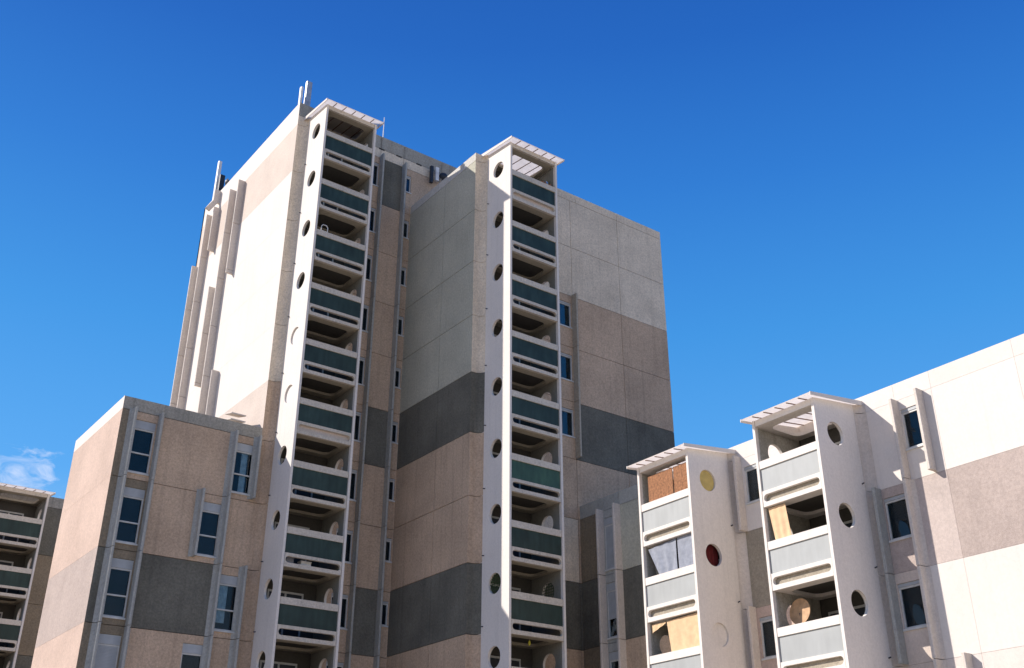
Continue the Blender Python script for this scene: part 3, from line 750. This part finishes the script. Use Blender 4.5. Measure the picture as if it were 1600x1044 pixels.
# woven brown blind in two leaves
for y0, y1, lb in ((29.05, 27.72, 'wide brown woven screen filling left of top balcony under small roof'), (27.66, 26.84, 'narrow brown woven screen at right side of top small-roof balcony')):
    mb = MB(); zz = bb - 0.44
    while zz < bb + 0.62:
        mb.box(0, 0.014, y1, y0, zz, zz + 0.022, 'bamboo'); zz += 0.025
    for yy in (y0 - 0.02, (y0 + y1) / 2, y1 + 0.02): mb.box(-0.004, 0.018, yy - 0.008, yy + 0.008, bb - 0.44, bb + 0.64, 'bamboo')
    tag(mb.build('balcony_screen', None, (27.88, 0, 0)), lb, 'screen', g_)
cloth_sheet('balcony_cloth', [(29.2, ZC(1) + 0.62), (27.72, ZC(1) + 0.72), (27.72, ZC(1) - 0.42), (28.72, ZC(1) - 0.42)], 'bluecloth', 'blue grey cloth with slanted left edge in balcony below brown screens', 'cloth', g_, 0.03)
cloth_sheet('balcony_cloth', [(27.66, ZC(1) + 0.72), (26.84, ZC(1) + 0.72), (26.84, ZC(1) - 0.44), (27.66, ZC(1) - 0.44)], 'bluecloth', 'smooth grey cloth filling right part of balcony below brown screens', 'cloth', g_, 0.008)
cloth_sheet('balcony_cloth', [(28.46, ZC(0) + 0.66), (26.84, ZC(0) + 0.70), (26.84, ZC(0) - 0.45), (28.32, ZC(0) - 0.45)], 'beigecloth', 'wide beige cloth covering right two thirds of the lower balcony opening', 'cloth', g_, 0.012)
cloth_sheet('balcony_cloth', [(29.25, ZC(0) + 0.66), (28.52, ZC(0) + 0.66), (28.52, ZC(0) + 0.60), (29.25, ZC(0) + 0.36)], 'beigecloth', 'small beige flap hanging at top left of the lower balcony opening', 'cloth', g_, 0.01)
cloth_sheet('balcony_cloth', [(23.28, ZC(1) + 0.70), (22.55, ZC(1) + 0.70), (22.42, ZC(1) - 0.45), (23.12, ZC(1) - 0.45)], 'beigecloth', 'narrow tilted beige blind at left of the tall column middle balcony', 'cloth', g_, 0.015)
rt = thing('round_tabletop', 'round pale wooden tabletop standing upright inside the tall column lower balcony', 'tabletop', (28.35, 22.92, ZC(0) - 1.86))
q = MB(); q.prism([circle(0, 1.95, 0.42, 36)], 0, 0.04, lambda a, b, c: (c + (b - 1.5) * 0.1, a, b), 'wood'); q.build('board', rt, smooth=30)
q = MB(); q.tube((0.05, 0, 0), (0.06, 0, 1.9), 0.03, 0.03, 'darkmetal'); q.box(-0.2, 0.3, -0.2, 0.2, 0, 0.03, 'darkmetal'); q.build('stand', rt)
rc = thing('red_cloth', 'dark red cloth hung behind the round opening of small-roof column', 'cloth', (28.66, 26.98, ZC(1)))
q = MB(); n = 16
q.add([(-0.5 + 1.0 * i / n, 0.03 * math.sin(i * 1.9), z) for i in range(n + 1) for z in (-0.7, 0.55)], [(2 * i, 2 * i + 2, 2 * i + 3, 2 * i + 1) for i in range(n)], 'red')
q.build('cloth_sheet', rc); q = MB(); q.tube((-0.55, 0.0, 0.56), (0.55, 0.0, 0.56), 0.012, 0.012, 'metal'); q.build('rod', rc)
# lattice in the round opening low on the right tower
lt = MB(); yy, zz = 33.70 + 0.96, ZC(1)
for i in range(-3, 4):
    o_ = i * 0.115; hl_ = math.sqrt(max(0.40 ** 2 - o_ ** 2, 0))
    lt.box(0, 0.012, o_ - 0.012, o_ + 0.012, -hl_, hl_, 'leaf'); lt.box(0.013, 0.025, -hl_, hl_, o_ - 0.012, o_ + 0.012, 'leaf')
for side, lab in ((0.06, 'green lattice in the left round opening low on the right tower column'), (2.66, 'green lattice in the right round opening low on the right tower column')):
    o = link('lattice', lt.build('lattice').data if side < 1 else o.data, None, (24.69 + side, yy, zz)) if side > 1 else lt.build('lattice', None, (24.69 + side, yy, zz))
    tag(o, lab, 'lattice', 'green lattices in round openings')
ln = thing('hanging_lantern', 'small yellow lantern hanging under a slab near the bottom of right tower', 'lantern', (26.11, 34.3, ZC(0) + 0.45))
q = MB(); n = 12; ring = [(0.015, 0.28), (0.04, 0.24), (0.05, 0.17), (0.04, 0.10), (0.012, 0.07)]
q.add([(r * math.cos(2 * math.pi * i / n), r * math.sin(2 * math.pi * i / n), z) for r, z in ring for i in range(n)], [(k * n + i, k * n + (i + 1) % n, (k + 1) * n + (i + 1) % n, (k + 1) * n + i) for k in range(len(ring) - 1) for i in range(n)], 'lime'); q.build('lantern_body', ln, smooth=50)
q = MB(); q.tube((0, 0, 0.28), (0, 0, 0.36), 0.008, 0.008, 'darkmetal'); q.build('cord', ln)
rk = thing('drying_rack', 'white tubular drying rack showing above the third balcony rail of tall tower', 'rack', (18.42, 39.98, ZC(7) - 0.44))
q = MB(); P = [(0, 0, 0), (0, 0, 0.42), (0.07, 0, 0.52), (0.25, 0, 0.52), (0.32, 0, 0.42), (0.32, 0, 0)]
for i in range(5): q.tube(P[i], P[i + 1], 0.022, 0.022, 'lightmetal')
q.build('rack_frame', rk); q = MB(); q.tube((0.0, 0, 0.2), (0.32, 0, 0.2), 0.012, 0.012, 'lightmetal'); q.build('crossbar', rk)
def plant(x, y, z, h, seed, label):
    rnd = random.Random(seed)
    o = thing('potted_plant', label, 'plant', (x, y, z), group='potted plants on the right tower top rail')
    q = MB(); q.tube((0, 0, 0), (0, 0, 0.13), 0.05, 0.07, 'terracotta', 12); q.build('pot', o)
    q = MB()
    for i in range(40):
        a = rnd.uniform(0, 6.28); r = rnd.uniform(0.01, 0.11); zz = 0.13 + rnd.uniform(0, h); s_ = 0.035
        c = Vector((r * math.cos(a), r * math.sin(a), zz)); d = Vector((rnd.gauss(0, 1), rnd.gauss(0, 1), rnd.gauss(0, 1))).normalized() * s_; e = d.orthogonal().normalized() * s_ * 0.5
        q.add([c - d, c + e, c + d, c - e], [(0, 1, 2, 3)], 'leaf')
    for i in range(3): q.tube((0, 0, 0.12), (rnd.uniform(-.05, .05), rnd.uniform(-.05, .05), 0.13 + h * 0.8), 0.006, 0.004, 'leaf', 5)
    q.build('foliage', o)
plant(27.12, 33.83, ZC(8) - 0.45, 0.22, 1, 'tallest potted plant at right end of the right tower top rail')
plant(26.85, 33.83, ZC(8) - 0.45, 0.06, 2, 'middle small potted plant on the right tower top rail')
plant(26.66, 33.83, ZC(8) - 0.45, 0.05, 3, 'leftmost small potted plant on the right tower top rail')

for x, w_, h_, mt, lb in ((18.30, 0.34, 0.26, 'bluecloth', 'grey storage box on balcony floor of the tall tower, seen left in the slot'), (18.95, 0.46, 0.20, 'lightmetal', 'low white storage box on balcony floor of the tall tower, seen mid slot')):
    bx = thing('storage_box', lb, 'box', (x, 40.0, ZC(2) - 1.88), group='storage boxes on a tower balcony')
    q = MB(); q.prism([rrect(0, w_, 0, 0.3, 0.03, 3)], 0, h_, lambda a, b, c: (a, b, c), mt); q.build('box_body', bx)
    q = MB(); q.prism([rrect(-0.015, w_ + 0.015, -0.015, 0.315, 0.03, 3)], h_, h_ + 0.04, lambda a, b, c: (a, b, c), mt); q.build('lid', bx)
